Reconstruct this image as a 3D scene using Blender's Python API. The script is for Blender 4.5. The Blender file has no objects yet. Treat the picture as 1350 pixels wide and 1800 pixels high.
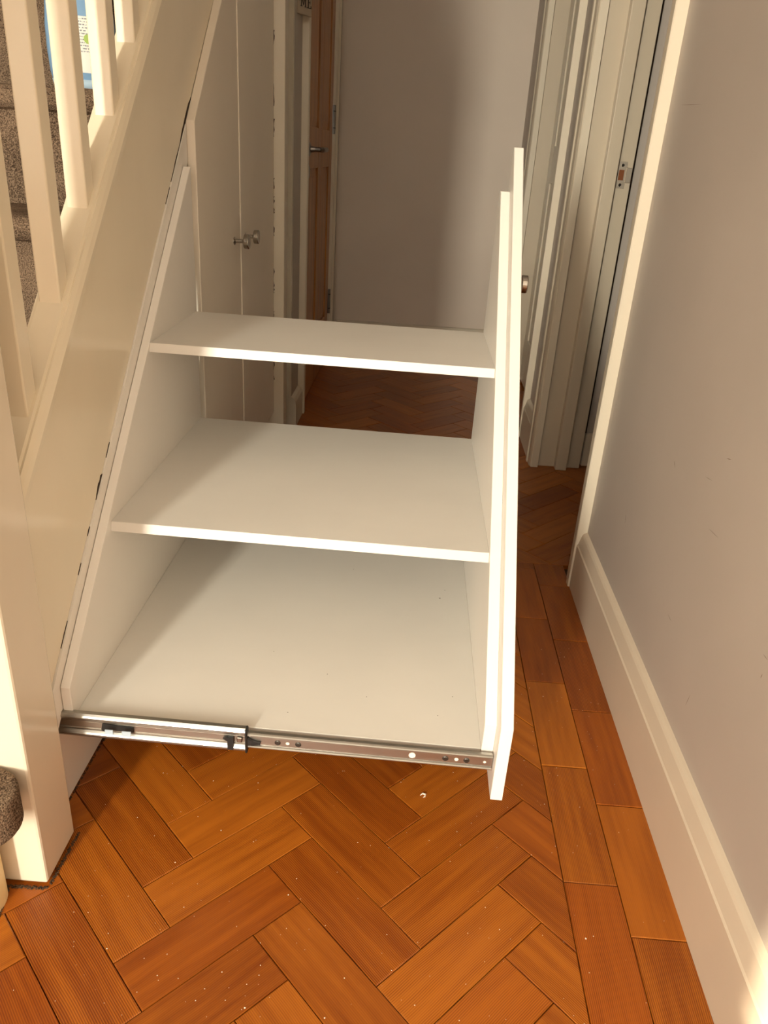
import bpy, bmesh, math, random
from mathutils import Vector, Matrix
random.seed(7)
S = bpy.context.scene
COL = S.collection

# ------------------------------------------------------------------ camera
def cam_matrix(yaw, pitch, roll, loc):
    cy, sy, cp, sp = math.cos(yaw), math.sin(yaw), math.cos(pitch), math.sin(pitch)
    f = Vector((-sy*cp, cy*cp, -sp)); r = Vector((cy, sy, 0)); u = r.cross(f)
    c, s = math.cos(roll), math.sin(roll)
    r2 = r*c + u*s; u2 = u*c - r*s
    m = Matrix(((r2.x, u2.x, -f.x, loc[0]), (r2.y, u2.y, -f.y, loc[1]), (r2.z, u2.z, -f.z, loc[2]), (0, 0, 0, 1)))
    return m
cd = bpy.data.cameras.new('camera'); cam = bpy.data.objects.new('camera', cd); COL.objects.link(cam)
cd.sensor_fit = 'VERTICAL'; cd.sensor_height = 36.0; cd.lens = 1352.0/1800.0*36.0
cd.clip_start = 0.02
cam.matrix_world = cam_matrix(math.radians(1.245), math.radians(25.0), math.radians(3.8), (0, 0, 1.0))
S.camera = cam

# ------------------------------------------------------------------ light and exposure
S.view_settings.view_transform = 'Standard'; S.view_settings.look = 'None'
S.view_settings.gamma = 1.0; S.view_settings.use_curve_mapping = False
S.view_settings.exposure = 0.1
W = bpy.data.worlds.new('sky'); S.world = W; W.use_nodes = True
bg = W.node_tree.nodes['Background']; bg.inputs[0].default_value = (0.85, 0.92, 1.0, 1); bg.inputs[1].default_value = 1.0
def area(name, loc, target, sx, sz, power, col, spread=180):
    l = bpy.data.lights.new(name, 'AREA'); l.shape = 'RECTANGLE'; l.size = sx; l.size_y = sz
    l.energy = power; l.color = col; l.spread = math.radians(spread)
    o = bpy.data.objects.new(name, l); COL.objects.link(o)
    d = Vector(target)-Vector(loc)
    o.location = loc; o.rotation_euler = d.to_track_quat('-Z', 'Y').to_euler()
    return o
WARM = (1.0, 0.95, 0.80)
area('window_daylight', (-1.10, -2.53, 1.26), (-0.55, 0.6, 0.8), 0.19, 0.90, 148, WARM)
area('added_fill', (-0.45, -2.53, 2.1), (-0.3, 0.5, 0.6), 1.5, 0.24, 24, (1.0, 0.98, 0.88))  # added weak fill lamp high at the front wall, lifts the shade
sl = bpy.data.lights.new('sun', 'SUN'); sl.energy = 26.0; sl.angle = math.radians(0.6); sl.color = (1.0, 0.88, 0.66)
so = bpy.data.objects.new('sun', sl); COL.objects.link(so)
so.rotation_euler = Vector((0.514, 1.0, -0.2273)).to_track_quat('-Z', 'Y').to_euler()
so.location = (-2.5, -6, 4)

# ------------------------------------------------------------------ materials
def new_mat(name):
    m = bpy.data.materials.new(name); m.use_nodes = True
    nt = m.node_tree; b = nt.nodes['Principled BSDF']
    return m, nt, b
def N(nt, t, **kw):
    n = nt.nodes.new(t)
    for k, v in kw.items(): setattr(n, k, v)
    return n
def paint(name, col, rough=0.45, var=0.04, scale=6.0, bump=0.02, bscale=60.0, dirt=0.0, stretch=(1, 1, 1), spec=0.5, coat=0.0):
    m, nt, b = new_mat(name)
    tc = N(nt, 'ShaderNodeNewGeometry')
    mp = N(nt, 'ShaderNodeMapping'); mp.inputs['Scale'].default_value = stretch
    nt.links.new(tc.outputs['Position'], mp.inputs['Vector'])
    n1 = N(nt, 'ShaderNodeTexNoise'); n1.inputs['Scale'].default_value = scale; n1.inputs['Detail'].default_value = 5
    nt.links.new(mp.outputs[0], n1.inputs['Vector'])
    r = N(nt, 'ShaderNodeValToRGB')
    r.color_ramp.elements[0].position = 0.3; r.color_ramp.elements[1].position = 0.7
    r.color_ramp.elements[0].color = tuple(c*(1-var) for c in col)+(1,)
    r.color_ramp.elements[1].color = tuple(min(1, c*(1+var)) for c in col)+(1,)
    nt.links.new(n1.outputs['Fac'], r.inputs[0])
    out = r.outputs[0]
    if dirt > 0:
        n2 = N(nt, 'ShaderNodeTexNoise'); n2.inputs['Scale'].default_value = 26; n2.inputs['Detail'].default_value = 8; n2.inputs['Roughness'].default_value = 0.7
        nt.links.new(tc.outputs['Position'], n2.inputs['Vector'])
        rr = N(nt, 'ShaderNodeValToRGB'); rr.color_ramp.elements[0].position = 0.66; rr.color_ramp.elements[1].position = 0.74
        rr.color_ramp.elements[0].color = (0, 0, 0, 1); rr.color_ramp.elements[1].color = (dirt, dirt, dirt, 1)
        nt.links.new(n2.outputs['Fac'], rr.inputs[0])
        mx = N(nt, 'ShaderNodeMix', data_type='RGBA'); mx.inputs['B'].default_value = tuple(c*0.45 for c in col)+(1,)
        nt.links.new(rr.outputs[0], mx.inputs['Factor']); nt.links.new(out, mx.inputs['A']); out = mx.outputs['Result']
    nt.links.new(out, b.inputs['Base Color'])
    b.inputs['Roughness'].default_value = rough; b.inputs['Specular IOR Level'].default_value = spec
    b.inputs['Coat Weight'].default_value = coat
    if bump > 0:
        n3 = N(nt, 'ShaderNodeTexNoise'); n3.inputs['Scale'].default_value = bscale; n3.inputs['Detail'].default_value = 4
        nt.links.new(mp.outputs[0], n3.inputs['Vector'])
        bp = N(nt, 'ShaderNodeBump'); bp.inputs['Strength'].default_value = bump*10; bp.inputs['Distance'].default_value = 0.001
        nt.links.new(n3.outputs['Fac'], bp.inputs['Height']); nt.links.new(bp.outputs[0], b.inputs['Normal'])
    return m
def plain(name, col, rough=0.5, metal=0.0, spec=0.5):
    m, nt, b = new_mat(name)
    b.inputs['Base Color'].default_value = tuple(col)+(1,); b.inputs['Roughness'].default_value = rough
    b.inputs['Metallic'].default_value = metal; b.inputs['Specular IOR Level'].default_value = spec
    return m

M = {}
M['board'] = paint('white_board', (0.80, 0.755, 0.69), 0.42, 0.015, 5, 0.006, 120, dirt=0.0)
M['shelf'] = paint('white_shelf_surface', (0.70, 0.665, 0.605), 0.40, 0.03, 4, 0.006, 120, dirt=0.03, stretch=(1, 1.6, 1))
M['gloss'] = paint('cream_gloss_paint', (0.78, 0.685, 0.52), 0.20, 0.03, 5, 0.010, 34, dirt=0.02, stretch=(1, 1, 0.4))
M['newel'] = paint('cream_newel_paint', (0.71, 0.62, 0.485), 0.20, 0.03, 7, 0.012, 30, dirt=0.08, stretch=(1, 1, 0.4))
M['cupboard'] = paint('cupboard_paint', (0.76, 0.675, 0.56), 0.40, 0.02, 5, 0.006, 90)
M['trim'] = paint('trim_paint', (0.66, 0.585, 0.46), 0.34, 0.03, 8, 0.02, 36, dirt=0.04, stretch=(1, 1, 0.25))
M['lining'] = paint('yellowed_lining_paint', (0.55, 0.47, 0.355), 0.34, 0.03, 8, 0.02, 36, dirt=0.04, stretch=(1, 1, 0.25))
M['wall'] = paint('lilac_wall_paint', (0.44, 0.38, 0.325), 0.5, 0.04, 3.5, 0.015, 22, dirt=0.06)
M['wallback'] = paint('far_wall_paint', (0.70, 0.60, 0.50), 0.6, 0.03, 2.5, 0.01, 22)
M['skirt'] = paint('skirting_paint', (0.60, 0.50, 0.385), 0.36, 0.03, 6, 0.012, 40, dirt=0.10)
M['ceiling'] = paint('ceiling_paint', (0.80, 0.77, 0.72), 0.8, 0.02, 3, 0.01, 30)
M['riser'] = paint('yellowed_riser', (0.72, 0.56, 0.30), 0.45, 0.1, 14, 0.02, 40, dirt=0.35)
M['dark'] = plain('dark_gap', (0.035, 0.018, 0.008), 0.9)
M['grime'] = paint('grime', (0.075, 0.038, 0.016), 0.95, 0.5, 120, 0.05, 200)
M['scuff'] = plain('scuff', (0.20, 0.14, 0.10), 0.8)
M['black'] = plain('black_plastic', (0.012, 0.012, 0.012), 0.4)
M['bluegrey'] = plain('blue_grey_plastic', (0.42, 0.50, 0.58), 0.4)
M['flake'] = plain('pale_flake', (0.85, 0.75, 0.62), 0.8)
M['greyletter'] = plain('sign_lettering', (0.03, 0.022, 0.016), 0.7)
M['sign'] = paint('sign_wood', (0.42, 0.34, 0.25), 0.7, 0.1, 18, 0.02, 60)

def metal(name, col, rough):
    m, nt, b = new_mat(name)
    b.inputs['Metallic'].default_value = 1.0; b.inputs['Base Color'].default_value = tuple(col)+(1,)
    g = N(nt, 'ShaderNodeNewGeometry'); mp = N(nt, 'ShaderNodeMapping'); mp.inputs['Scale'].default_value = (4, 300, 300)
    n = N(nt, 'ShaderNodeTexNoise'); n.inputs['Scale'].default_value = 2.0
    nt.links.new(g.outputs['Position'], mp.inputs[0]); nt.links.new(mp.outputs[0], n.inputs['Vector'])
    r = N(nt, 'ShaderNodeMapRange'); r.inputs['To Min'].default_value = rough*0.75; r.inputs['To Max'].default_value = rough*1.3
    nt.links.new(n.outputs['Fac'], r.inputs[0]); nt.links.new(r.outputs[0], b.inputs['Roughness'])
    return m
M['steel'] = metal('zinc_steel', (0.42, 0.405, 0.37), 0.34)
M['steel2'] = metal('zinc_steel_track', (0.46, 0.42, 0.37), 0.36)
M['chrome'] = metal('chrome', (0.40, 0.37, 0.33), 0.18)
M['gunmetal'] = metal('satin_nickel', (0.22, 0.205, 0.19), 0.32)
M['screw'] = metal('dark_screw', (0.10, 0.09, 0.08), 0.45)
M['strike'] = metal('old_strike', (0.52, 0.45, 0.36), 0.4)

def wood(name, dark, light, rough, grain_axis_scale, line_scale, tone_var=0.35, lines=True, objcoord=True):
    m, nt, b = new_mat(name)
    tc = N(nt, 'ShaderNodeTexCoord'); oi = N(nt, 'ShaderNodeObjectInfo')
    add = N(nt, 'ShaderNodeVectorMath', operation='MULTIPLY_ADD')
    cmb = N(nt, 'ShaderNodeCombineXYZ')
    for i in range(3): nt.links.new(oi.outputs['Random'], cmb.inputs[i])
    add.inputs[1].default_value = (9.0, 17.0, 5.0)
    nt.links.new(cmb.outputs[0], add.inputs[0]); nt.links.new(tc.outputs['Object'], add.inputs[2])
    mp = N(nt, 'ShaderNodeMapping'); mp.inputs['Scale'].default_value = grain_axis_scale
    nt.links.new(add.outputs[0], mp.inputs[0])
    n1 = N(nt, 'ShaderNodeTexNoise'); n1.inputs['Scale'].default_value = 1.0; n1.inputs['Detail'].default_value = 6; n1.inputs['Roughness'].default_value = 0.6
    nt.links.new(mp.outputs[0], n1.inputs['Vector'])
    # growth-ring lines running along the board
    mp2 = N(nt, 'ShaderNodeMapping'); mp2.inputs['Scale'].default_value = (0.9, 1, 1)
    nt.links.new(add.outputs[0], mp2.inputs[0])
    nd = N(nt, 'ShaderNodeTexNoise'); nd.inputs['Scale'].default_value = 5.0; nd.inputs['Detail'].default_value = 2
    nt.links.new(mp2.outputs[0], nd.inputs['Vector'])
    sep = N(nt, 'ShaderNodeSeparateXYZ'); nt.links.new(add.outputs[0], sep.inputs[0])
    ma = N(nt, 'ShaderNodeMath', operation='MULTIPLY_ADD'); ma.inputs[1].default_value = 0.016
    nt.links.new(nd.outputs['Fac'], ma.inputs[0]); nt.links.new(sep.outputs['Y'], ma.inputs[2])
    ms = N(nt, 'ShaderNodeMath', operation='MULTIPLY'); ms.inputs[1].default_value = line_scale
    nt.links.new(ma.outputs[0], ms.inputs[0])
    si = N(nt, 'ShaderNodeMath', operation='SINE'); nt.links.new(ms.outputs[0], si.inputs[0])
    # how strongly lines show varies per board
    hs = N(nt, 'ShaderNodeMath', operation='MULTIPLY'); hs.inputs[1].default_value = 7.31
    nt.links.new(oi.outputs['Random'], hs.inputs[0])
    fr = N(nt, 'ShaderNodeMath', operation='FRACT'); nt.links.new(hs.outputs[0], fr.inputs[0])
    st = N(nt, 'ShaderNodeMapRange'); st.inputs['From Min'].default_value = 0.3; st.inputs['From Max'].default_value = 0.75
    st.inputs['To Min'].default_value = 0.07; st.inputs['To Max'].default_value = 0.26 if lines else 0.0
    nt.links.new(fr.outputs[0], st.inputs[0])
    ln = N(nt, 'ShaderNodeMath', operation='MULTIPLY'); nt.links.new(si.outputs[0], ln.inputs[0]); nt.links.new(st.outputs[0], ln.inputs[1])
    sm = N(nt, 'ShaderNodeMath', operation='ADD'); nt.links.new(n1.outputs['Fac'], sm.inputs[0]); nt.links.new(ln.outputs[0], sm.inputs[1])
    tn = N(nt, 'ShaderNodeMath', operation='MULTIPLY_ADD'); tn.inputs[1].default_value = tone_var; 
    nt.links.new(oi.outputs['Random'], tn.inputs[0]); nt.links.new(sm.outputs[0], tn.inputs[2])
    r = N(nt, 'ShaderNodeValToRGB')
    r.color_ramp.elements[0].position = 0.32; r.color_ramp.elements[1].position = 0.62+tone_var
    r.color_ramp.elements[0].color = tuple(dark)+(1,); r.color_ramp.elements[1].color = tuple(light)+(1,)
    nt.links.new(tn.outputs[0], r.inputs[0])
    h2 = N(nt, 'ShaderNodeMath', operation='MULTIPLY'); h2.inputs[1].default_value = 13.7; nt.links.new(oi.outputs['Random'], h2.inputs[0])
    f2 = N(nt, 'ShaderNodeMath', operation='FRACT'); nt.links.new(h2.outputs[0], f2.inputs[0])
    m2 = N(nt, 'ShaderNodeMapRange'); m2.inputs['From Min'].default_value = 0.55; m2.inputs['From Max'].default_value = 1.0; m2.inputs['To Max'].default_value = 0.6 if lines and tone_var > 0.2 else 0.0
    nt.links.new(f2.outputs[0], m2.inputs[0])
    mr = N(nt, 'ShaderNodeMix', data_type='RGBA', blend_type='MULTIPLY'); mr.inputs['B'].default_value = (0.68, 0.42, 0.35, 1)
    nt.links.new(m2.outputs[0], mr.inputs['Factor']); nt.links.new(r.outputs[0], mr.inputs['A']); nt.links.new(mr.outputs['Result'], b.inputs['Base Color'])
    b.inputs['Roughness'].default_value = rough; b.inputs['Specular IOR Level'].default_value = 0.4
    bp = N(nt, 'ShaderNodeBump'); bp.inputs['Strength'].default_value = 0.25; bp.inputs['Distance'].default_value = 0.0006
    nt.links.new(sm.outputs[0], bp.inputs['Height']); nt.links.new(bp.outputs[0], b.inputs['Normal'])
    return m
M['parquet'] = wood('parquet_pitch_pine', (0.165, 0.032, 0.002), (0.41, 0.122, 0.010), 0.36, (5, 60, 5), 2300)
M['subfloor'] = plain('subfloor', (0.05, 0.022, 0.008), 0.8)
M['plainfloor'] = plain('floor_beyond', (0.30, 0.11, 0.022), 0.5)
M['pine'] = wood('varnished_pine', (0.22, 0.075, 0.014), (0.50, 0.21, 0.055), 0.35, (30, 30, 2.0), 400, 0.12, True)
def carpet():
    m, nt, b = new_mat('brown_carpet')
    g = N(nt, 'ShaderNodeNewGeometry')
    n = N(nt, 'ShaderNodeTexNoise'); n.inputs['Scale'].default_value = 480; n.inputs['Detail'].default_value = 3
    n2 = N(nt, 'ShaderNodeTexNoise'); n2.inputs['Scale'].default_value = 14; n2.inputs['Detail'].default_value = 3
    nt.links.new(g.outputs['Position'], n.inputs['Vector']); nt.links.new(g.outputs['Position'], n2.inputs['Vector'])
    mx = N(nt, 'ShaderNodeMath', operation='MULTIPLY_ADD'); mx.inputs[1].default_value = 0.3
    nt.links.new(n2.outputs['Fac'], mx.inputs[0]); nt.links.new(n.outputs['Fac'], mx.inputs[2])
    r = N(nt, 'ShaderNodeValToRGB'); r.color_ramp.elements[0].position = 0.5; r.color_ramp.elements[1].position = 0.82
    r.color_ramp.elements[0].color = (0.055, 0.034, 0.021, 1); r.color_ramp.elements[1].color = (0.34, 0.235, 0.155, 1)
    nt.links.new(mx.outputs[0], r.inputs[0]); nt.links.new(r.outputs[0], b.inputs['Base Color'])
    b.inputs['Roughness'].default_value = 1.0; b.inputs['Specular IOR Level'].default_value = 0.1
    bp = N(nt, 'ShaderNodeBump'); bp.inputs['Strength'].default_value = 1.0; bp.inputs['Distance'].default_value = 0.004
    nt.links.new(n.outputs['Fac'], bp.inputs['Height']); nt.links.new(bp.outputs[0], b.inputs['Normal'])
    return m
M['carpet'] = carpet()
def glass():
    m, nt, b = new_mat('window_glass')
    t = N(nt, 'ShaderNodeBsdfTransparent'); gl = N(nt, 'ShaderNodeBsdfGlossy'); gl.inputs['Roughness'].default_value = 0.02
    mx = N(nt, 'ShaderNodeMixShader'); mx.inputs[0].default_value = 0.06
    nt.links.new(t.outputs[0], mx.inputs[1]); nt.links.new(gl.outputs[0], mx.inputs[2])
    nt.links.new(mx.outputs[0], nt.nodes['Material Output'].inputs[0])
    return m
M['glass'] = glass()

# ------------------------------------------------------------------ mesh helpers
def obj(name, bm, mat, parent=None, bevel=0.0, smooth=False, seg=1):
    if bevel > 0:
        bmesh.ops.bevel(bm, geom=[e for e in bm.edges], offset=bevel, segments=seg, profile=0.5, affect='EDGES', clamp_overlap=True)
    bmesh.ops.recalc_face_normals(bm, faces=bm.faces)
    me = bpy.data.meshes.new(name); bm.to_mesh(me); bm.free()
    me.materials.append(M[mat] if isinstance(mat, str) else mat)
    if smooth:
        for p in me.polygons: p.use_smooth = True
    o = bpy.data.objects.new(name, me); COL.objects.link(o)
    if parent is not None: o.parent = parent
    return o
def box(bm, x0, x1, y0, y1, z0, z1):
    vs = [bm.verts.new(p) for p in ((x0, y0, z0), (x1, y0, z0), (x1, y1, z0), (x0, y1, z0), (x0, y0, z1), (x1, y0, z1), (x1, y1, z1), (x0, y1, z1))]
    for f in ((0, 3, 2, 1), (4, 5, 6, 7), (0, 1, 5, 4), (1, 2, 6, 5), (2, 3, 7, 6), (3, 0, 4, 7)): bm.faces.new([vs[i] for i in f])
def prism(bm, poly, axis, a, b):
    """extrude a 2-D polygon along axis (0: poly=(y,z), 1: poly=(x,z), 2: poly=(x,y))"""
    def P(p, t):
        return {0: (t, p[0], p[1]), 1: (p[0], t, p[1]), 2: (p[0], p[1], t)}[axis]
    A = [bm.verts.new(P(p, a)) for p in poly]; B = [bm.verts.new(P(p, b)) for p in poly]
    n = len(poly)
    bm.faces.new(A); bm.faces.new(list(reversed(B)))
    for i in range(n): bm.faces.new((A[i], A[(i+1) % n], B[(i+1) % n], B[i]))
def lathe(bm, prof, axis, origin, n=24, sx=1.0, sy=1.0):
    """prof: list of (r, t) along the axis"""
    ax = {'x': 0, 'y': 1, 'z': 2}[axis]
    rings = []
    for r, t in prof:
        ring = []
        for i in range(n):
            a = 2*math.pi*i/n; c, s = r*math.cos(a)*sx, r*math.sin(a)*sy
            p = {0: (t, c, s), 1: (c, t, s), 2: (c, s, t)}[ax]
            ring.append(bm.verts.new(Vector(p)+Vector(origin)))
        rings.append(ring)
    for k in range(len(rings)-1):
        for i in range(n): bm.faces.new((rings[k][i], rings[k][(i+1) % n], rings[k+1][(i+1) % n], rings[k+1][i]))
    bm.faces.new(rings[0]); bm.faces.new(list(reversed(rings[-1])))
def tube(bm, pts, r, n=10):
    pts = [Vector(p) for p in pts]; rings = []
    for i, p in enumerate(pts):
        d = (pts[min(i+1, len(pts)-1)]-pts[max(i-1, 0)]).normalized()
        a = d.orthogonal().normalized() if i == 0 else (A0-d*A0.dot(d)).normalized()
        A0 = a; b = d.cross(a)
        rr = r[i] if isinstance(r, (list, tuple)) else r
        rings.append([bm.verts.new(p+a*rr*math.cos(2*math.pi*k/n)+b*rr*math.sin(2*math.pi*k/n)) for k in range(n)])
    for k in range(len(rings)-1):
        for i in range(n): bm.faces.new((rings[k][i], rings[k][(i+1) % n], rings[k+1][(i+1) % n], rings[k+1][i]))
    bm.faces.new(rings[0]); bm.faces.new(list(reversed(rings[-1])))
def B(): return bmesh.new()
def bxo(name, mat, parent, *d, bevel=0.0, seg=1):
    bm = B(); box(bm, *d); return obj(name, bm, mat, parent, bevel, seg=seg)
def pro(name, mat, parent, poly, axis, a, b, bevel=0.0, seg=1, smooth=False):
    bm = B(); prism(bm, poly, axis, a, b); return obj(name, bm, mat, parent, bevel, seg=seg, smooth=smooth)
def tag(o, label, cat=None, group=None, kind=None):
    o['label'] = label
    if cat: o['category'] = cat
    if group: o['group'] = group
    if kind: o['kind'] = kind
    return o
def empty(name, loc, label, cat=None, group=None, kind=None, rz=0.0):
    e = bpy.data.objects.new(name, None); COL.objects.link(e); e.location = loc; e.rotation_euler = (0, 0, rz)
    e.empty_display_size = 0.05
    return tag(e, label, cat, group, kind)
def rebase(root):
    """children were modelled in world coordinates: keep them there"""
    bpy.context.view_layer.update()
    inv = Matrix.LocRotScale(root.location, root.rotation_euler.to_quaternion(), None).inverted()
    for c in root.children: c.matrix_parent_inverse = inv

CEIL = 2.42; YF = -2.6; YB = 4.35; XL = -1.42; XR = 0.48; XR2 = 0.642
def structure(o, label): return tag(o, label, None, None, 'structure')

# ------------------------------------------------------------------ floor with parquet blocks
fl = structure(bxo('floor', 'subfloor', None, XL-0.1, 2.3, YF-0.1, YB+0.1, -0.08, -0.012), 'orange-brown herringbone parquet floor of the narrow hallway')
Wd = 0.083; Ln = 3*Wd; GAP = 0.0006; s2 = math.sqrt(0.5)
U = Vector((s2, s2)); V = Vector((-s2, s2))
def clip(poly, a, b, c):   # keep a*x+b*y<=c
    out = []
    for i in range(len(poly)):
        p, q = poly[i], poly[(i+1) % len(poly)]
        dp, dq = a*p[0]+b*p[1]-c, a*q[0]+b*q[1]-c
        if dp <= 0: out.append(p)
        if (dp < 0 < dq) or (dq < 0 < dp):
            t = dp/(dp-dq); out.append((p[0]+(q[0]-p[0])*t, p[1]+(q[1]-p[1])*t))
    return out
def parea(p): return abs(sum(p[i][0]*p[(i+1) % len(p)][1]-p[(i+1) % len(p)][0]*p[i][1] for i in range(len(p))))/2
def block_mesh(polys):
    bm = B()
    for poly in polys:
        c = Vector((sum(p[0] for p in poly)/len(poly), sum(p[1] for p in poly)/len(poly)))
        top = []
        for p in poly:
            d = (Vector(p)-c); k = max(0.0, 1-0.0016/max(d.length, 1e-4))
            top.append(c+d*k)
        v0 = [bm.verts.new((p[0], p[1], -0.012)) for p in poly]
        v1 = [bm.verts.new((p[0], p[1], -0.0009)) for p in poly]
        v2 = [bm.verts.new((p[0], p[1], 0.0)) for p in top]
        n = len(poly)
        for i in range(n):
            j = (i+1) % n
            bm.faces.new((v0[i], v0[j], v1[j], v1[i])); bm.faces.new((v1[i], v1[j], v2[j], v2[i]))
        bm.faces.new(v2)
    bmesh.ops.recalc_face_normals(bm, faces=bm.faces)
    me = bpy.data.meshes.new('parquet_block'); bm.to_mesh(me); bm.free(); me.materials.append(M['parquet']); return me
half = (Ln/2-GAP, Wd/2-GAP)
FULL = [(-half[0], -half[1]), (half[0], -half[1]), (half[0], half[1]), (-half[0], half[1])]
full_mesh = block_mesh([FULL])
org = Vector((0.017, 0.776))-V*Wd           # block corner (a=0,b=0)
XBORD, YBORD = 0.2955, 1.885
cands = []
for k in range(-60, 60):
    for t in range(-8, 9):
        for kind in (0, 1):
            a0, b0 = k*Wd+t*3*Wd, k*Wd-t*3*Wd
            if kind == 0: ctr = org+U*(a0+Ln/2)+V*(b0+Wd/2); ang = math.pi/4
            else: ctr = org+U*(a0+Ln-Wd/2)+V*(b0-Ln/2); ang = math.pi*3/4
            x, y = ctr
            if not (-0.64 < x < 0.86 and 0.25 < y < YB+0.05): continue
            if y < 1.75 and x > XBORD+0.12: continue
            if x > 0.5 and not (1.8 < y < 2.75): continue
            if x < -0.58 and y > 0.85: continue
            if x < -0.52 and y > 1.0: continue
            cands.append((ctr, ang))
for r0, x0, x1, phase in ((0, XBORD, 0.379, 0.849), (1, 0.379, 0.462, 0.764)):
    for i in range(-3, 6):
        y0 = phase+i*0.2505
        if y0 > YBORD: continue
        y1 = min(y0+0.2505, YBORD)
        if y1-y0 < 0.02: continue
        cands.append((Vector(((x0+x1)/2, (y0+y1)/2)), ('b', x1-x0, y1-y0)))
def place_block(ctr, ang):
    if isinstance(ang, tuple):
        w, l = ang[1], ang[2]; h = (l/2-GAP, w/2-GAP)
        me = block_mesh([[(-h[0], -h[1]), (h[0], -h[1]), (h[0], h[1]), (-h[0], h[1])]]); ang = math.pi/2
    else:
        ca, sa = math.cos(ang), math.sin(ang)
        wp = [(ctr.x+p[0]*ca-p[1]*sa, ctr.y+p[0]*sa+p[1]*ca) for p in FULL]
        xs = [p[0] for p in wp]; ys = [p[1] for p in wp]
        pieces = None
        if max(xs) > XBORD and min(ys) < YBORD:
            pieces = [clip(wp, 1, 0, XBORD-GAP), clip(clip(wp, -1, 0, -XBORD), 0, -1, -YBORD-GAP)]
            if max(xs) > 0.49 and min(ys) < 1.8: pieces[1] = clip(pieces[1], 1, 0, 0.49)
        if max(ys) > YB: pieces = [clip(q, 0, 1, YB) for q in (pieces or [wp])]
        if pieces is not None:
            pieces = [q for q in pieces if len(q) > 2 and parea(q) > 2e-5]
            if not pieces: return None
            loc = [[((p[0]-ctr.x)*ca+(p[1]-ctr.y)*sa, -(p[0]-ctr.x)*sa+(p[1]-ctr.y)*ca) for p in q] for q in pieces]
            me = block_mesh(loc)
        else: me = full_mesh
    o = bpy.data.objects.new('parquet_block', me); COL.objects.link(o); o.parent = fl
    o.location = (ctr.x, ctr.y, random.uniform(-0.0004, 0.0003)); o.rotation_euler = (random.uniform(-.0015, .0015), random.uniform(-.0015, .0015), ang)
    return o
cands.sort(key=lambda c: c[0].y)
NB = 0; rest = []
for ctr, ang in cands:
    if NB < 300:
        if place_block(ctr, ang): NB += 1
    else: rest.append((ctr, ang))
print('BLOCKS', NB, len(rest))
if rest:
    bm = B()
    for ctr, ang in rest:
        if isinstance(ang, tuple): continue
        o = place_block(ctr, ang)
        if o is None: continue
        me = o.data.copy(); me.transform(Matrix.LocRotScale(o.location, o.rotation_euler.to_quaternion(), None)); bm.from_mesh(me)
        bpy.data.objects.remove(o)
    o = obj('far_parquet_blocks', bm, 'parquet', fl); o['kind'] = 'stuff'
bxo('floor_surround', 'plainfloor', fl, XL, 0.48, YF, 0.12, -0.012, -0.001)
bxo('floor_surround', 'plainfloor', fl, 0.88, 2.2, 1.0, 2.69, -0.012, -0.001)

# ------------------------------------------------------------------ room shell
def wallbox(bm, *d): box(bm, *d)
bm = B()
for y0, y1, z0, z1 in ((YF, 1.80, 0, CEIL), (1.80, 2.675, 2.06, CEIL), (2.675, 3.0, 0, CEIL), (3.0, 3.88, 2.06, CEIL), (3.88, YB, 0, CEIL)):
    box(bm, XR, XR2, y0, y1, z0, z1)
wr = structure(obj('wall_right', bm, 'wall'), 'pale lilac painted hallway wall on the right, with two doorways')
for y0, z0, y1, z1, w in [(1.7005, 1.1167, 1.5587, 1.111, 0.0008), (1.5024, 0.3353, 1.4942, 0.3191, 0.0008), (1.3016, 0.5358, 1.2888, 0.5279, 0.001), (1.0089, 0.2291, 1.0035, 0.2537, 0.0008), (1.0911, 0.5039, 1.0551, 0.5073, 0.0006), (0.8422, 0.4468, 0.8296, 0.447, 0.0008), (1.0969, 0.6185, 1.0792, 0.6235, 0.0012), (1.1635, 0.3023, 1.1425, 0.3018, 0.0006), (0.8306, 0.4242, 0.8314, 0.4173, 0.0015), (1.1542, 0.5657, 1.1256, 0.5707, 0.0006)]:
    d = Vector((y1-y0, z1-z0)).normalized(); nx, nz = -d.y*w/2, d.x*w/2
    pro('scuff_mark', 'scuff', wr, [(y0, z0), ((y0+y1)/2+nx, (z0+z1)/2+nz), (y1, z1), ((y0+y1)/2-nx, (z0+z1)/2-nz)], 0, XR-0.0002, XR+0.0002)
structure(bxo('wall_back', 'wallback', None, XL-0.1, 2.2, YB, YB+0.1, 0, CEIL), 'plain far end wall of the hallway, half in shadow')
structure(bxo('ceiling', 'ceiling', None, XL-0.1, 2.3, YF-0.1, YB+0.1, CEIL, CEIL+0.08), 'white hallway ceiling above the picture')
bm = B()
box(bm, -0.60, -0.452, 2.885, 3.05, 0, CEIL); box(bm, -0.60, -0.452, 3.05, 4.1, 2.06, CEIL); box(bm, -0.60, -0.452, 4.06, YB, 0, CEIL)
box(bm, XL-0.1, -0.60, 2.885, 3.0, 0, CEIL)
structure(obj('wall_left', bm, 'wall'), 'short pale wall beside the pine door beyond the cupboards')
structure(bxo('wall_stairs', 'wall', None, XL-0.1, XL, YF, 2.885, 0, CEIL), 'painted wall behind the staircase')
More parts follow.
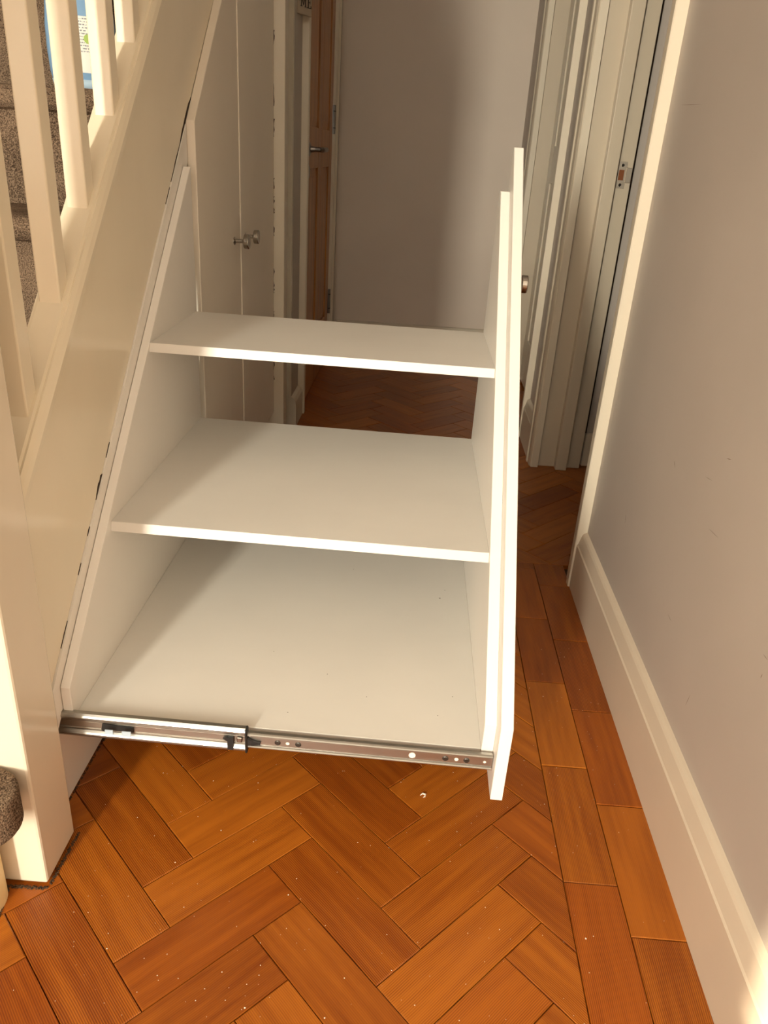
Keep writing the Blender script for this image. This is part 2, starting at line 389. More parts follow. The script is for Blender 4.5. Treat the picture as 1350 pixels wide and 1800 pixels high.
# front wall with a window opening
WX0, WX1, WZ0, WZ1 = -1.25, -1.0, 0.80, 1.75
FX0, FX1, FZ0, FZ1 = -1.2, 0.35, 2.08, 2.34  # upper opening added to go with the fill lamp
bm = B()
box(bm, XL-0.1, WX0, YF-0.12, YF, 0, 2.03); box(bm, WX1, XR2, YF-0.12, YF, 0, 2.03)
box(bm, WX0, WX1, YF-0.12, YF, 0, WZ0); box(bm, WX0, WX1, YF-0.12, YF, WZ1, 2.03)
box(bm, XL-0.1, FX0, YF-0.12, YF, 2.03, CEIL); box(bm, FX1, XR2, YF-0.12, YF, 2.03, CEIL)
box(bm, FX0, FX1, YF-0.12, YF, 2.03, FZ0); box(bm, FX0, FX1, YF-0.12, YF, FZ1, CEIL)
structure(obj('wall_front', bm, 'wall'), 'front wall behind the viewer with a tall window')
w1 = structure(bxo('window_1', 'glass', None, WX0, WX1, YF-0.075, YF-0.07, WZ0, WZ1), 'tall narrow window pane in the front wall')
bm = B()
for d in ((WX0, WX0+.02, WZ0, WZ1), (WX1-.02, WX1, WZ0, WZ1), (WX0, WX1, WZ0, WZ0+.02), (WX0, WX1, WZ1-.02, WZ1)): box(bm, d[0], d[1], YF-0.1, YF-0.05, d[2], d[3])
obj('window_frame', bm, 'trim', w1)
structure(bxo('window_2', 'glass', None, FX0, FX1, YF-0.075, YF-0.07, FZ0, FZ1), 'wide low pane above the window, added for the fill light')
# side room seen through the near right doorway
structure(bxo('wall_side_room', 'wall', None, 0.655, 2.2, 2.69, 2.79, 0, CEIL), 'pale wall of the side room seen through the doorway')
bxr = B(); box(bxr, 2.2, 2.3, 0.9, YB, 0, CEIL); box(bxr, XR2, 2.2, 0.9, 1.0, 0, CEIL)
structure(obj('wall_side_room_far', bxr, 'wall'), 'outer wall of the side room, out of view')
structure(bxo('baseboard_side_room', 'trim', None, 0.652, 2.2, 2.672, 2.69, 0, 0.125, bevel=0.003), 'short white skirting in the side room past the doorway')

structure(bxo('trim_4', 'trim', None, -0.60, -0.4535, 2.868, 2.884, 0.12, CEIL, bevel=0.0015), 'narrow cream corner trim left of the plaque')
# skirting on the right wall
def skirt_profile(wx, s):
    t = 0.021
    return [(wx, 0), (wx-s*t, 0), (wx-s*t, 0.122), (wx-s*(t-0.0025), 0.125), (wx-s*(t-0.0085), 0.1475), (wx-s*(t-0.0095), 0.151), (wx-s*(t-0.0125), 0.1555), (wx-s*(t-0.0165), 0.158), (wx, 0.160)]
structure(pro('baseboard_right', 'skirt', None, skirt_profile(XR, 1), 1, YF, 1.7705), 'long moulded cream skirting along the right wall')
structure(pro('baseboard_right', 'trim', None, skirt_profile(XR, 1), 1, 2.700, 2.9555), 'short piece of skirting between the two right doorways')
sk = [(-0.452, 0), (-0.432, 0), (-0.432, 0.085), (-0.4345, 0.100), (-0.441, 0.114), (-0.447, 0.119), (-0.452, 0.120)]
structure(pro('baseboard_left', 'trim', None, [(-0.478, 0), (-0.432, 0), (-0.432, 0.080), (-0.434, 0.098), (-0.440, 0.113), (-0.448, 0.120), (-0.470, 0.121), (-0.477, 0.105)], 1, 2.872, 3.048), 'chunky white skirting block below the plaque on the left')
structure(bxo('baseboard_back', 'trim', None, -0.43, 0.46, YB-0.02, YB, 0, 0.14, bevel=0.003), 'white skirting along the far end wall')

# architraves and linings of the right doorways
def arch_poly(x0, x1, y0, y1, near):
    # moulded face towards -x
    d = x1-x0
    if near: return [(x1, y0), (x0+0.002, y0), (x0, y0+0.002), (x0, y0+0.022), (x0+0.004, y0+0.027), (x0+0.006, y0+0.052), (x0+0.010, y1-0.003), (x1, y1)]
    return [(x1, y1), (x0+0.002, y1), (x0, y1-0.004), (x0, y1-0.022), (x0+0.004, y1-0.027), (x0+0.005, y0+0.014), (x0+0.009, y0+0.003), (x0+0.012, y0), (x1, y0)]
def doorway(name, yn, yf, label, zh=2.03):
    r = empty(name, (XR, yn, 0), label, None, None, 'structure')
    pro('architrave', 'trim', r, arch_poly(0.4545, XR, yn, yn+0.07, True), 2, 0, zh+0.07)
    pro('architrave', 'trim', r, arch_poly(0.4530, XR+0.008, yf-0.018, yf+0.055, False), 2, 0, zh+0.07)
    bxo('architrave_head', 'trim', r, 0.4545, XR, yn+0.07, yf-0.02, zh, zh+0.07)
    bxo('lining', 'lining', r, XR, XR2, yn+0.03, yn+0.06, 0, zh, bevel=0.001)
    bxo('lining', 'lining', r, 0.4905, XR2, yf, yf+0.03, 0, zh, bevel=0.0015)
    bxo('lining_head', 'trim', r, XR, XR2, yn+0.06, yf, zh, zh+0.03)
    return r
d1 = doorway('trim_1', 1.770, 2.645, 'cream door frame of the near right doorway with a strike plate')
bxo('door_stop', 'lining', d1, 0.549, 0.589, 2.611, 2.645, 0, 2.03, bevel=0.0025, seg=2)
bxo('gap', 'dark', d1, 0.6425, 0.6545, 2.68, 2.692, 0.125, 2.03)
st = bxo('strike_plate', 'strike', d1, 0.5945, 0.6235, 2.6425, 2.6446, 0.943, 1.019, bevel=0.0005)
st['label'] = 'small brass strike plate'
bxo('lip', 'strike', st, 0.6225, 0.6400, 2.6400, 2.6446, 0.960, 1.003, bevel=0.0008)
bxo('latch_hole', plain('latch_hole', (0.20, 0.06, 0.015), 0.8), st, 0.6005, 0.6165, 2.6415, 2.643, 0.966, 0.996)
for z in (0.953, 1.009):
    bm = B(); lathe(bm, [(0.0045, 2.6405), (0.0045, 2.643)], 'y', (0.609, 0, z), 12); obj('screw', bm, 'chrome', st)
rebase(d1)
d2 = doorway('trim_2', 2.955, 3.852, 'cream door frame of the far right doorway around the white door')
rebase(d2)
# white closed door in the far doorway
dr = empty('door_2', (0.56, 3.02, 0), 'closed white panelled door in the far right doorway', None, None, 'structure')
bxo('slab', 'trim', dr, 0.563, 0.598, 3.017, 3.848, 0.012, 2.025)
for y0, y1 in ((3.017, 3.117), (3.383, 3.483), (3.748, 3.848)): bxo('stile', 'trim', dr, 0.555, 0.563, y0, y1, 0.012, 2.025, bevel=0.002)
for z0, z1 in ((0.012, 0.22), (0.92, 1.07), (1.92, 2.025)):
    for y0, y1 in ((3.117, 3.383), (3.483, 3.748)): bxo('rail', 'trim', dr, 0.555, 0.563, y0, y1, z0, z1, bevel=0.002)
rebase(dr)

# varnished pine door on the left beyond the cupboards
pd = empty('door_1', (-0.46, 3.12, 0), 'varnished pine panelled door on the left, shut, with lever handle', None, None, 'structure')
DX = -0.447; Y0, Y1 = 3.115, 4.005
bxo('slab', 'pine', pd, DX-0.035, DX-0.010, Y0, Y1, 0.006, 2.02)
ym = (Y0+Y1)/2
for y0, y1 in ((Y0, Y0+0.115), (ym-0.055, ym+0.055), (Y1-0.115, Y1)): bxo('stile', 'pine', pd, DX-0.010, DX, y0, y1, 0.006, 2.02, bevel=0.0035, seg=2)
for z0, z1 in ((0.006, 0.24), (0.925, 1.075), (1.90, 2.02)):
    for y0, y1 in ((Y0+0.115, ym-0.055), (ym+0.055, Y1-0.115)): bxo('rail', 'pine', pd, DX-0.010, DX, y0, y1, z0, z1, bevel=0.0035, seg=2)
for z0, z1 in ((0.24, 0.925), (1.075, 1.90)):
    for y0, y1 in ((Y0+0.115, ym-0.055), (ym+0.055, Y1-0.115)):
        bm = B(); a = 0.035
        v = [bm.verts.new(p) for p in ((DX-0.010, y0, z0), (DX-0.010, y1, z0), (DX-0.010, y1, z1), (DX-0.010, y0, z1), (DX-0.003, y0+a, z0+a), (DX-0.003, y1-a, z0+a), (DX-0.003, y1-a, z1-a), (DX-0.003, y0+a, z1-a))]
        for f in ((0, 1, 5, 4), (1, 2, 6, 5), (2, 3, 7, 6), (3, 0, 4, 7), (4, 5, 6, 7), (3, 2, 1, 0)): bm.faces.new([v[i] for i in f])
        obj('panel', bm, 'pine', pd)
# lever handle: rose, neck and lever
HZ, HY = 0.995, 3.185
bm = B(); lathe(bm, [(0.026, DX), (0.026, DX+0.007), (0.022, DX+0.010), (0.012, DX+0.012)], 'x', (0, HY, HZ), 24)
lathe(bm, [(0.012, DX+0.012), (0.0085, DX+0.030), (0.0085, DX+0.055)], 'x', (0, HY, HZ), 16)
h = obj('handle', bm, 'gunmetal', pd); h['label'] = 'dark satin lever handle'
bm = B(); tube(bm, [(DX+0.046, HY-0.005, HZ), (DX+0.056, HY+0.006, HZ), (DX+0.058, HY+0.03, HZ), (DX+0.058, HY+0.12, HZ+0.001)], [0.0085, 0.0095, 0.009, 0.0085], 12); obj('lever', bm, 'gunmetal', h)
bm = B(); lathe(bm, [(0.024, DX), (0.024, DX+0.006), (0.020, DX+0.008)], 'x', (0, HY, HZ-0.078), 24); obj('escutcheon', bm, 'gunmetal', pd)
for z in (0.295, 1.125, 1.86):
    bm = B(); tube(bm, [(DX+0.007, Y1+0.004, z-0.06), (DX+0.007, Y1+0.004, z+0.06)], 0.0065, 12); box(bm, DX-0.002, DX+0.003, Y1-0.008, Y1+0.004, z-0.058, z+0.058)
    hg = obj('hinge', bm, 'gunmetal', pd)
    for zz in (z-0.035, z+0.035):
        bm = B(); lathe(bm, [(0.0072, zz-0.002), (0.0072, zz+0.002)], 'z', (DX+0.007, Y1+0.004, 0), 12); obj('knuckle', bm, 'black', hg)
rebase(pd)
dl = empty('trim_3', (-0.452, 3.05, 0), 'cream door frame around the pine door', None, None, 'structure')
def arch_l(y0, y1): return [(-0.452, y0), (-0.429, y0), (-0.426, y0+0.003), (-0.426, y0+0.03), (-0.431, y0+0.036), (-0.434, y1-0.003), (-0.436, y1), (-0.452, y1)]
pro('architrave', 'trim', dl, arch_l(3.049, 3.105), 2, 0, 2.09)
pro('architrave', 'trim', dl, [(-0.452, 4.018), (-0.438, 4.018), (-0.434, 4.022), (-0.432, 4.045), (-0.426, 4.05), (-0.426, 4.078), (-0.452, 4.08)], 2, 0, 2.09)
bxo('architrave_head', 'trim', dl, -0.452, -0.43, 3.105, 4.018, 2.03, 2.09)
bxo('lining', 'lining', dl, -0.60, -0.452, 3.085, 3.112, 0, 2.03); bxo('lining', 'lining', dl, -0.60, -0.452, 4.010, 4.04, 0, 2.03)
rebase(dl)

# ------------------------------------------------------------------ staircase
SX = -0.485
stc = empty('staircase', (-0.8, 0.8, 0), 'cream painted staircase with square balusters and brown carpeted steps', 'staircase')
lo = lambda y: 0.937*y-0.560
up = lambda y: 0.936*y-0.270
yT = 2.86
pro('stringer', 'gloss', stc, [(0.8625, lo(0.8625)), (yT, lo(yT)), (yT, up(yT)-0.2), (yT-0.2, up(yT-0.2)), (0.8625, up(0.8625))], 0, SX-0.042, SX, bevel=0.0012)
# capping with a rounded nose on both sides; profile in (x, dz) swept along the slope
cap = [(-0.533, -0.028), (-0.476, -0.028), (-0.4755, -0.018), (-0.478, -0.010), (-0.4815, -0.003), (-0.4845, -0.0035), (-0.487, 0.0), (-0.523, 0.0), (-0.525, -0.0035), (-0.529, -0.003), (-0.533, -0.012)]
ct = lambda y: 0.934*y-0.214
bm = B(); ya, yb = 0.8625, yT-0.1
A_ = [bm.verts.new((x, ya, ct(ya)+dz*1.37)) for x, dz in cap]; B_ = [bm.verts.new((x, yb, ct(yb)+dz*1.37)) for x, dz in cap]
bm.faces.new(A_); bm.faces.new(list(reversed(B_)))
for i in range(len(cap)): bm.faces.new((A_[i], A_[(i+1) % len(cap)], B_[(i+1) % len(cap)], B_[i]))
obj('capping', bm, 'gloss', stc)
# balusters
bw = 0.031
by = [0.936, 1.068, 1.192, 1.328, 1.448]+[1.448+0.128*i for i in range(1, 9)]
for y in by:
    z0, z1 = ct(y)-0.006, ct(y)+0.80
    bm = B()
    pts = [(-0.491-bw, y), (-0.491, y), (-0.491, y+bw), (-0.491-bw, y+bw)]
    lo_ = [bm.verts.new((x, yy, z0+(yy-y)*0.934)) for x, yy in pts]; hi_ = [bm.verts.new((x, yy, min(z1+(yy-y)*0.934, CEIL-0.01))) for x, yy in pts]
    bm.faces.new(lo_); bm.faces.new(list(reversed(hi_)))
    for i in range(4): bm.faces.new((lo_[i], lo_[(i+1) % 4], hi_[(i+1) % 4], hi_[i]))
    obj('baluster', bm, 'gloss', stc, bevel=0.0022, seg=2)
pro('handrail', 'gloss', stc, [(0.862, ct(0.862)+0.80), (2.55, ct(2.55)+0.80 if ct(2.55)+0.86 < CEIL else CEIL-0.06), (2.50, min(ct(2.5)+0.86, CEIL)), (0.862, ct(0.862)+0.86)], 0, -0.535, -0.478, bevel=0.006)
# newel post
nw = bxo('newel_post', 'newel', stc, -0.566, -0.471, 0.766, 0.862, 0.004, 1.46, bevel=0.004, seg=2)
bxo('newel_cap', 'newel', nw, -0.578, -0.459, 0.754, 0.874, 1.46, 1.49, bevel=0.006, seg=2)
# carpeted steps
RZ, GO, NY = 0.2154, 0.23, 0.71
for n in range(2, 11):
    y0, z1 = NY+GO*(n-1), RZ*n
    prof = [(y0+0.025, z1-RZ-0.002), (y0+0.025, z1-0.045)]
    for i in range(7):
        a = math.pi*1.5-math.pi*i/6; prof.append((y0+0.022+0.022*math.cos(a), z1-0.022+0.022*math.sin(a)))
    prof += [(y0+GO+0.024, z1), (y0+GO+0.024, z1-0.03), (y0+0.055, z1-0.03), (y0+0.055, z1-RZ-0.002)]
    if z1 > CEIL-0.05: break
    pro('carpeted_step', 'carpet', stc, prof, 0, XL+0.002, -0.535)
# bottom step: bull-nosed end wrapping in front of the newel
def bull(cx, cy, r, yback, xin, yfr):
    pts = [(XL+0.002, yfr), (cx, yfr)]
    for i in range(1, 12):
        a = -math.pi/2+math.pi*i/12; pts.append((cx+r*math.cos(a), cy+r*math.sin(a)*((cy-yfr)/r if a < 0 else (0.7645-cy)/r)))
    pts += [(cx, 0.7645), (-0.568, 0.7645), (-0.568, yback), (XL+0.002, yback)]
    return pts
bm = B(); prism(bm, bull(-0.515, 0.715, 0.052, NY+GO+0.02, 0, 0.665), 2, 0.168, 0.228)
cs = obj('carpeted_step', bm, 'carpet', stc, bevel=0.024, seg=4, smooth=True)
bm = B(); prism(bm, bull(-0.545, 0.73, 0.028, NY+GO+0.02, 0, 0.69), 2, 0.0, 0.172); obj('bottom_riser', bm, 'riser', stc, smooth=False)
rebase(stc)
# grime line where newel and plinth meet the floor
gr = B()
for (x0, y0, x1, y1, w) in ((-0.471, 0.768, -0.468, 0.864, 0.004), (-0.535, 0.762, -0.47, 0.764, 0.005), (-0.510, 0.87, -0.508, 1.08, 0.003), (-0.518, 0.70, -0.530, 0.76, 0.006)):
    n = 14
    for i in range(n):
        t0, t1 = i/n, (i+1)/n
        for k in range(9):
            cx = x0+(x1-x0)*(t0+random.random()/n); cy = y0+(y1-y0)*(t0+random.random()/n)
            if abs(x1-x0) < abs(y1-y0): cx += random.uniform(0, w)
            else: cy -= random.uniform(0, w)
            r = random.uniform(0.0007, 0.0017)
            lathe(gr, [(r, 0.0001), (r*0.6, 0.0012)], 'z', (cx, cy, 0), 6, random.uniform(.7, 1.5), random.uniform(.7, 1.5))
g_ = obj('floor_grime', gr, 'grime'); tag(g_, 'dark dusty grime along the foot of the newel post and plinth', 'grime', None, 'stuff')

# ------------------------------------------------------------------ cupboard under the stairs
cb = empty('understairs_cupboard', (-0.6, 2.0, 0), 'white cupboard under the stairs with two tall sloping-topped doors', 'cupboard')
fs = lambda y: 0.937*y-0.610
pro('frame_strip', 'board', cb, [(0.880, fs(0.880)-0.022), (1.696, fs(1.696)-0.022), (1.696, lo(1.696)-0.0012), (0.880, lo(0.880)-0.0012)], 0, -0.503, -0.4824)
pro('frame_strip', 'board', cb, [(1.697, fs(1.697)), (2.58, fs(2.58)), (2.58, lo(2.58)-0.0012), (1.697, lo(1.697)-0.0012)], 0, -0.503, -0.4862)
pro('divider_panel', 'cupboard', cb, [(1.700, 0.10), (1.718, 0.10), (1.718, fs(1.718)-0.002), (1.700, fs(1.700)-0.002)], 0, -0.60, -0.4870)
bxo('plinth', 'board', cb, -0.528, -0.510, 0.868, 2.57, 0.001, 0.150)
bxo('plinth_gap', 'dark', cb, -0.530, -0.511, 0.868, 2.57, 0.150, 0.156)
dt = lambda y: 0.953*(y-1.705)+1.037
def cdoor(y0, y1):
    return pro('door', 'cupboard', cb, [(y0, 0.155), (y1, 0.155), (y1, dt(y1)), (y0, dt(y0))], 0, -0.4848, -0.467, bevel=0.0012)
def knob(bm, x, y, z, s=1.0):
    lathe(bm, [(0.0085*s, x-0.0004), (0.0085*s, x+0.002*s), (0.0045*s, x+0.004*s), (0.0042*s, x+0.019*s), (0.0060*s, x+0.022*s), (0.0150*s, x+0.0235*s), (0.0158*s, x+0.025*s), (0.0158*s, x+0.033*s), (0.0150*s, x+0.0345*s)], 'x', (0, y, z), 28)
da = cdoor(1.703, 2.0985); db = cdoor(2.1010, 2.572)
for v in db.data.vertices: v.co.x += 0.0022
for d_, y in ((da, 2.028), (db, 2.150)):
    bm = B(); knob(bm, -0.467, y, 0.776, 1.12); k = obj('knob', bm, 'chrome', d_); k['label'] = 'round chrome knob'
ep = bxo('end_post', 'trim', cb, -0.50, -0.432, 2.580, 2.640, 0.0, CEIL, bevel=0.0015)
ep['label'] = 'cream end post with a ragged paint edge'
# dark slivers painting the shade of open seam cracks; chipped paint on the post
def sliver(y0, y1, w, seed):
    bm = B(); n = 9; rnd = random.Random(seed); L_, R_ = [], []
    for i in range(n+1):
        t = i/n; y = y0+(y1-y0)*t; ww = w*math.sin(math.pi*t)**0.6*rnd.uniform(0.5, 1.0)+0.0003
        L_.append((y, lo(y)+ww)); R_.append((y, lo(y)-0.0012))
    prism(bm, L_+R_[::-1], 0, SX-0.0004, SX+0.0005)
    obj('seam_gap_chip', bm, 'dark', cb)
for a in ((1.655, 1.748, 0.011, 1), (1.585, 1.655, 0.004, 2), (1.545, 1.575, 0.003, 12), (1.10, 1.133, 0.010, 3), (1.155, 1.175, 0.003, 4), (1.055, 1.066, 0.003, 5), (1.008, 1.022, 0.003, 6), (0.925, 0.955, 0.003, 7)): sliver(*a)
rnd = random.Random(5)
z = 0.10
while z < 1.3:
    hgt = rnd.uniform(0.012, 0.06)
    if rnd.random() < 0.55:
        n = 5; pts = [(-0.4672+rnd.uniform(0.0008, 0.0045), z+hgt*i/n) for i in range(n+1)]
        pro('seam_gap_chip', 'dark', cb, pts+[(-0.4690, z+hgt), (-0.4690, z)], 1, 2.5788, 2.5802)
    z += hgt+rnd.uniform(0, 0.04)
rebase(cb)

# ------------------------------------------------------------------ pull-out shelving drawer
pu = empty('pull_out_drawer', (0.167, 0.87, 0.138), 'tall white pull-out shelf drawer slid out from under the stairs', 'drawer', rz=0.0)
KB = 1.645
fp = pro('front_panel', 'board', pu, [(0.866, 0.138), (0.866, 0.272), (1.638, 1.024), (1.660, 1.024), (1.660, 0.138)], 0, 0.167, 0.185, bevel=0.0008)
bm = B(); knob(bm, 0.185, 1.622, 0.776, 1.12); obj('knob', bm, 'chrome', fp)
pro('side_panel', 'board', pu, [(0.899, 0.176), (0.899, 0.250), (1.616, 0.946), (KB, 0.946), (KB, 0.176)], 0, 0.149, 0.1668, bevel=0.0008)
pro('side_panel', 'board', pu, [(0.890, 0.176), (0.890, 0.254), (1.648, 0.951), (1.652, 0.951), (1.652, 0.176)], 0, -0.4815, -0.467, bevel=0.0008)
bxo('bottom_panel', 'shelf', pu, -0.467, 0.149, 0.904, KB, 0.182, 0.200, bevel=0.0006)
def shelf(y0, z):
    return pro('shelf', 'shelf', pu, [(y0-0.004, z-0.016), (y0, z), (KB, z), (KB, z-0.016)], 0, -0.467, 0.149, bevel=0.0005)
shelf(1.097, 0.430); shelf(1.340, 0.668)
bp_ = [o for o in pu.children if o.name.startswith('bottom_panel')][0]
rm = random.Random(3)
for x, y, r in ((0.094, 1.327, 0.0022), (-0.087, 1.415, 0.0010), (-0.150, 0.945, 0.0012), (-0.03, 1.00, 0.0009), (0.085, 0.97, 0.0009), (-0.10, 1.05, 0.0010), (0.105, 1.36, 0.0012), (0.11, 1.02, 0.0010), (-0.20, 1.10, 0.0009)):
    bm = B(); lathe(bm, [(r, 0.1999), (r*0.7, 0.2003)], 'z', (x, y, 0), 7, 1.0, 0.55); obj('speck', bm, 'dark', bp_)
# telescopic slide
sp_y, sz = 0.8885, 0.1925
def slide_prof(h, d, yb, zc, lip, rec):
    """front faces -y; two rounded lips with a recessed track"""
    p = [(yb, zc-h/2+0.001)]
    def arc(z0, z1, yf, n=5):
        zc_, r = (z0+z1)/2, (z1-z0)/2
        return [(yf+0.004*(1-math.cos(math.pi/2*(abs(t))))-0.0, zc_+r*t) for t in [-1+2*i/n for i in range(n+1)]]
    p += arc(zc-h/2, zc-h/2+lip, yb-d)
    p += [(yb-d+rec, zc-h/2+lip+0.0006), (yb-d+rec, zc+h/2-lip-0.0006)]
    p += arc(zc+h/2-lip, zc+h/2, yb-d)
    p += [(yb, zc+h/2-0.001)]
    return p
sl_o = pro('drawer_slide', 'steel', pu, slide_prof(0.0435, 0.012, 0.8925, 0.1915, 0.0130, 0.0055), 0, -0.62, -0.203, smooth=False)
sl_o['label'] = 'steel telescopic drawer slide'
pro('rail_web', 'steel2', sl_o, [(0.8868, 0.1835), (0.8864, 0.1835), (0.8864, 0.1975), (0.8868, 0.1975)], 0, -0.203, 0.1650)
pro('inner_rail', 'steel', sl_o, slide_prof(0.0275, 0.010, 0.8930, 0.1905, 0.006, 0.0035), 0, -0.203, 0.1655)
pro('track', 'steel2', sl_o, slide_prof(0.0185, 0.0040, 0.8885, 0.1925, 0.004, 0.0012), 0, -0.62, -0.2035)
bxo('end_cap', 'black', sl_o, -0.2040, -0.2005, 0.8798, 0.8930, 0.1697, 0.2133, bevel=0.0012)
bm = B(); box(bm, -0.2305, -0.2215, 0.8800, 0.8850, 0.1745, 0.1965)
prism(bm, [(-0.2375, 0.1935), (-0.2305, 0.1895), (-0.2305, 0.1975)], 1, 0.8805, 0.8845); obj('catch', bm, 'black', sl_o)
pro('release_lever', 'black', sl_o, [(-0.2005, 0.184), (-0.2005, 0.197), (-0.192, 0.192), (-0.181, 0.190), (-0.181, 0.187)], 1, 0.8815, 0.8850)
pl = pro('release_slot', 'black', sl_o, [(-0.4235, 0.186), (-0.419, 0.1835), (-0.413, 0.187), (-0.386, 0.187), (-0.382, 0.1855), (-0.374, 0.1865), (-0.374, 0.1965), (-0.421, 0.1985)], 1, 0.8834, 0.8848)
bxo('plastic_tab', 'bluegrey', pl, -0.4135, -0.4015, 0.8822, 0.8836, 0.188, 0.196); bxo('plastic_tab', 'bluegrey', pl, -0.388, -0.3745, 0.8822, 0.8836, 0.1865, 0.1955)
bxo('rivet', 'chrome', sl_o, -0.2165, -0.2085, 0.8815, 0.8845, 0.188, 0.197, bevel=0.001)
def disc(nm, x, r, mat, zz=0.1905):
    bm = B(); lathe(bm, [(r, 0.8832), (r*0.8, 0.8822)] if nm == 'screw' else [(r, 0.8862), (r, 0.8856)], 'y', (x, 0.0037, zz), 14)
    o = obj(nm, bm, mat, sl_o); return o
for x in (-0.1555, -0.1245, 0.096, 0.1275):
    bm = B(); lathe(bm, [(0.0046, 0.8868), (0.0046, 0.8858), (0.0032, 0.8846)], 'y', (x, 0, 0.1905), 14); obj('screw', bm, 'screw', sl_o)
for x, r in ((-0.1405, 0.0028), (0.0465, 0.0052), (0.1125, 0.0030), (0.1545, 0.0022)):
    bm = B(); lathe(bm, [(r, 0.8868), (r, 0.8862)], 'y', (x, 0, 0.1905), 14); obj('hole', bm, 'flake', sl_o)
rebase(pu)
# small marks lying on the shelves
PIV = Vector((0.167, 0.87, 0.138))
for o in list(pu.children)+[g for c in pu.children for g in c.children]:      # the runner sits a little askew
    for v in o.data.vertices: v.co.y += 0.016*(0.149-v.co.x)

# ------------------------------------------------------------------ bottle on the stairs
bt = empty('detergent_bottle', (-0.700, 1.75, RZ*5), 'blue plastic detergent bottle with white printed label on the stairs', 'bottle', rz=math.radians(24))
def lab_mat():
    m, nt, b = new_mat('printed_label')
    tc = N(nt, 'ShaderNodeTexCoord'); sep = N(nt, 'ShaderNodeSeparateXYZ'); nt.links.new(tc.outputs['Generated'], sep.inputs[0])
    wv = N(nt, 'ShaderNodeMath', operation='MULTIPLY'); wv.inputs[1].default_value = 120
    nt.links.new(sep.outputs['Z'], wv.inputs[0])
    sn = N(nt, 'ShaderNodeMath', operation='SINE'); nt.links.new(wv.outputs[0], sn.inputs[0])
    no = N(nt, 'ShaderNodeTexNoise'); no.inputs['Scale'].default_value = 1.0
    mp = N(nt, 'ShaderNodeMapping'); mp.inputs['Scale'].default_value = (50, 1, 18); nt.links.new(tc.outputs['Generated'], mp.inputs[0]); nt.links.new(mp.outputs[0], no.inputs['Vector'])
    gt = N(nt, 'ShaderNodeMath', operation='GREATER_THAN'); gt.inputs[1].default_value = 0.25; nt.links.new(sn.outputs[0], gt.inputs[0])
    g2 = N(nt, 'ShaderNodeMath', operation='GREATER_THAN'); g2.inputs[1].default_value = 0.47; nt.links.new(no.outputs['Fac'], g2.inputs[0])
    mu = N(nt, 'ShaderNodeMath', operation='MULTIPLY'); nt.links.new(gt.outputs[0], mu.inputs[0]); nt.links.new(g2.outputs[0], mu.inputs[1])
    zl = N(nt, 'ShaderNodeMath', operation='GREATER_THAN'); zl.inputs[1].default_value = 0.36; nt.links.new(sep.outputs['Z'], zl.inputs[0])
    mu2 = N(nt, 'ShaderNodeMath', operation='MULTIPLY'); nt.links.new(mu.outputs[0], mu2.inputs[0]); nt.links.new(zl.outputs[0], mu2.inputs[1])
    mx = N(nt, 'ShaderNodeMix', data_type='RGBA'); mx.inputs['A'].default_value = (0.86, 0.84, 0.78, 1); mx.inputs['B'].default_value = (0.22, 0.24, 0.27, 1)
    nt.links.new(mu2.outputs[0], mx.inputs['Factor']); nt.links.new(mx.outputs['Result'], b.inputs['Base Color']); b.inputs['Roughness'].default_value = 0.35
    return m
M['label'] = lab_mat(); M['bottle'] = plain('blue_plastic', (0.20, 0.36, 0.56), 0.3); M['bottlepale'] = plain('pale_blue_plastic', (0.45, 0.60, 0.72), 0.3)
M['green'] = plain('green_print', (0.36, 0.52, 0.12), 0.4)
def ell(prof, sx, sy, n=32, a0=0, a1=2*math.pi, closed=True):
    bm = B(); rings = []
    for r, z in prof:
        m_ = n if closed else n+1
        rings.append([bm.verts.new((r*math.cos(a0+(a1-a0)*i/n)*sx, r*math.sin(a0+(a1-a0)*i/n)*sy, z)) for i in range(m_)])
    for k in range(len(rings)-1):
        m_ = len(rings[0])
        for i in range(m_ if closed else m_-1): bm.faces.new((rings[k][i], rings[k][(i+1) % m_], rings[k+1][(i+1) % m_], rings[k+1][i]))
    if closed: bm.faces.new(rings[0]); bm.faces.new(list(reversed(rings[-1])))
    return bm
pb = [(0.050, 0.001), (0.058, 0.006), (0.064, 0.03), (0.0665, 0.07), (0.066, 0.11), (0.062, 0.15), (0.052, 0.185), (0.036, 0.215), (0.020, 0.235), (0.016, 0.245)]
obj('body', ell(pb, 1.0, 0.62), 'bottle', bt, smooth=True)
obj('base_band', ell([(0.0512, 0.0005), (0.0592, 0.006), (0.0625, 0.018)], 1.0, 0.62), 'bottlepale', bt, smooth=True)
obj('printed_label', ell([(0.0650, 0.030), (0.0672, 0.07), (0.0668, 0.11), (0.0652, 0.126)], 1.0, 0.62, 20, math.radians(218), math.radians(322), False), 'label', bt, smooth=True)
bm = B(); lathe(bm, [(0.008, -0.0424), (0.008, -0.0412)], 'y', (0.010, 0, 0.088), 18); obj('green_mark', bm, 'green', bt)
bm = B(); tube(bm, [(0.045, 0, 0.16), (0.066, 0, 0.19), (0.064, 0, 0.235), (0.038, 0, 0.262), (0.010, 0, 0.262)], 0.010, 10); obj('carry_handle', bm, 'bottle', bt, smooth=True)
bm = B(); lathe(bm, [(0.020, 0.245), (0.021, 0.275), (0.018, 0.283)], 'z', (0, 0, 0), 20); obj('cap', bm, 'bottlepale', bt)

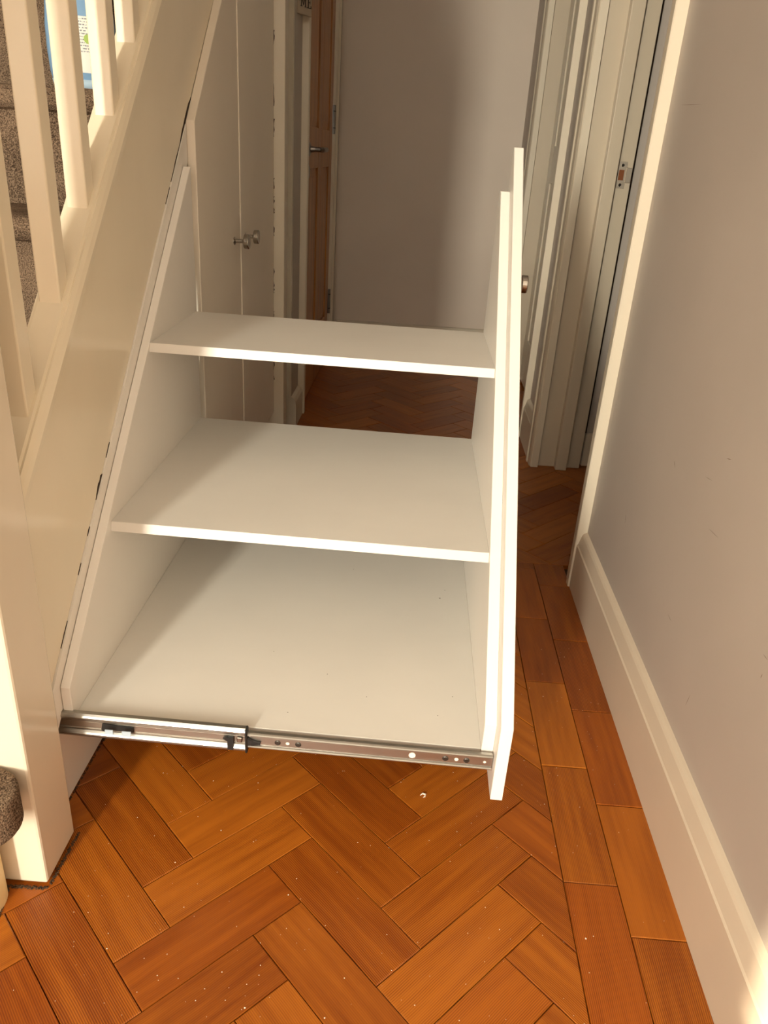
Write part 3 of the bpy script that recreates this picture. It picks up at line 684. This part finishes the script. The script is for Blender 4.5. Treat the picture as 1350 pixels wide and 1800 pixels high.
# ------------------------------------------------------------------ small hanging plaque
sg = empty('hanging_plaque', (-0.4475, 2.925, 1.392), 'small wooden plaque lettered ME hanging beside the pine door', 'sign', rz=math.radians(65))
bxo('board', 'sign', sg, 0.0, 0.080, 0.0, 0.009, 0.0, 0.30, bevel=0.0015)
def letter(polys, x, z, s):
    bm = B()
    for p in polys: prism(bm, [(x+a*s, z+b*s) for a, b in p], 1, -0.0012, 0.0005)
    return bm
R_ = lambda x0, x1, z0, z1: [(x0, z0), (x1, z0), (x1, z1), (x0, z1)]
Mp = [R_(0.08, 0.18, 0, 1), R_(0.78, 0.92, 0, 1), [(0.10, 1), (0.26, 1), (0.54, 0.12), (0.46, 0.12)], [(0.46, 0.12), (0.54, 0.12), (0.86, 1), (0.78, 1)], R_(0, 0.26, 0, 0.06), R_(0.70, 1.0, 0, 0.06), R_(0, 0.22, 0.94, 1), R_(0.80, 1.0, 0.94, 1)]
Ep = [R_(0.12, 0.26, 0, 1), R_(0, 0.72, 0, 0.07), R_(0, 0.70, 0.93, 1), R_(0.2, 0.52, 0.47, 0.54), R_(0.66, 0.73, 0, 0.24), R_(0.64, 0.70, 0.78, 1), R_(0.48, 0.53, 0.38, 0.63)]
obj('letter', letter(Mp, 0.012, 0.022, 0.033), 'greyletter', sg); obj('letter', letter(Ep, 0.050, 0.022, 0.033), 'greyletter', sg)

# ------------------------------------------------------------------ dust and flakes on the floor
bm = B(); rnd = random.Random(21)
for i in range(420):
    y = rnd.uniform(0.55, 1.5); x = rnd.uniform(-0.45, 0.44)
    r = rnd.uniform(0.00025, 0.00065)*(1 if rnd.random() < 0.95 else 1.7)
    lathe(bm, [(r, 0.0002), (r*0.5, 0.0002+r*0.8)], 'z', (x, y, 0), 5, rnd.uniform(.6, 1.7), rnd.uniform(.6, 1.7))
tag(obj('dust_specks', bm, 'flake'), 'pale specks of dust scattered on the parquet', 'dust', None, 'stuff')
bm = B(); tube(bm, [(0.073, 1.000, 0.001), (0.077, 1.004, 0.0018), (0.082, 1.003, 0.001), (0.081, 0.998, 0.0012), (0.078, 0.996, 0.001)], [0.0006, 0.0014, 0.0016, 0.0012, 0.0005], 6)
tag(obj('paint_flake', bm, 'flake'), 'tiny curled white paint flake on the floor below the slide', 'debris')
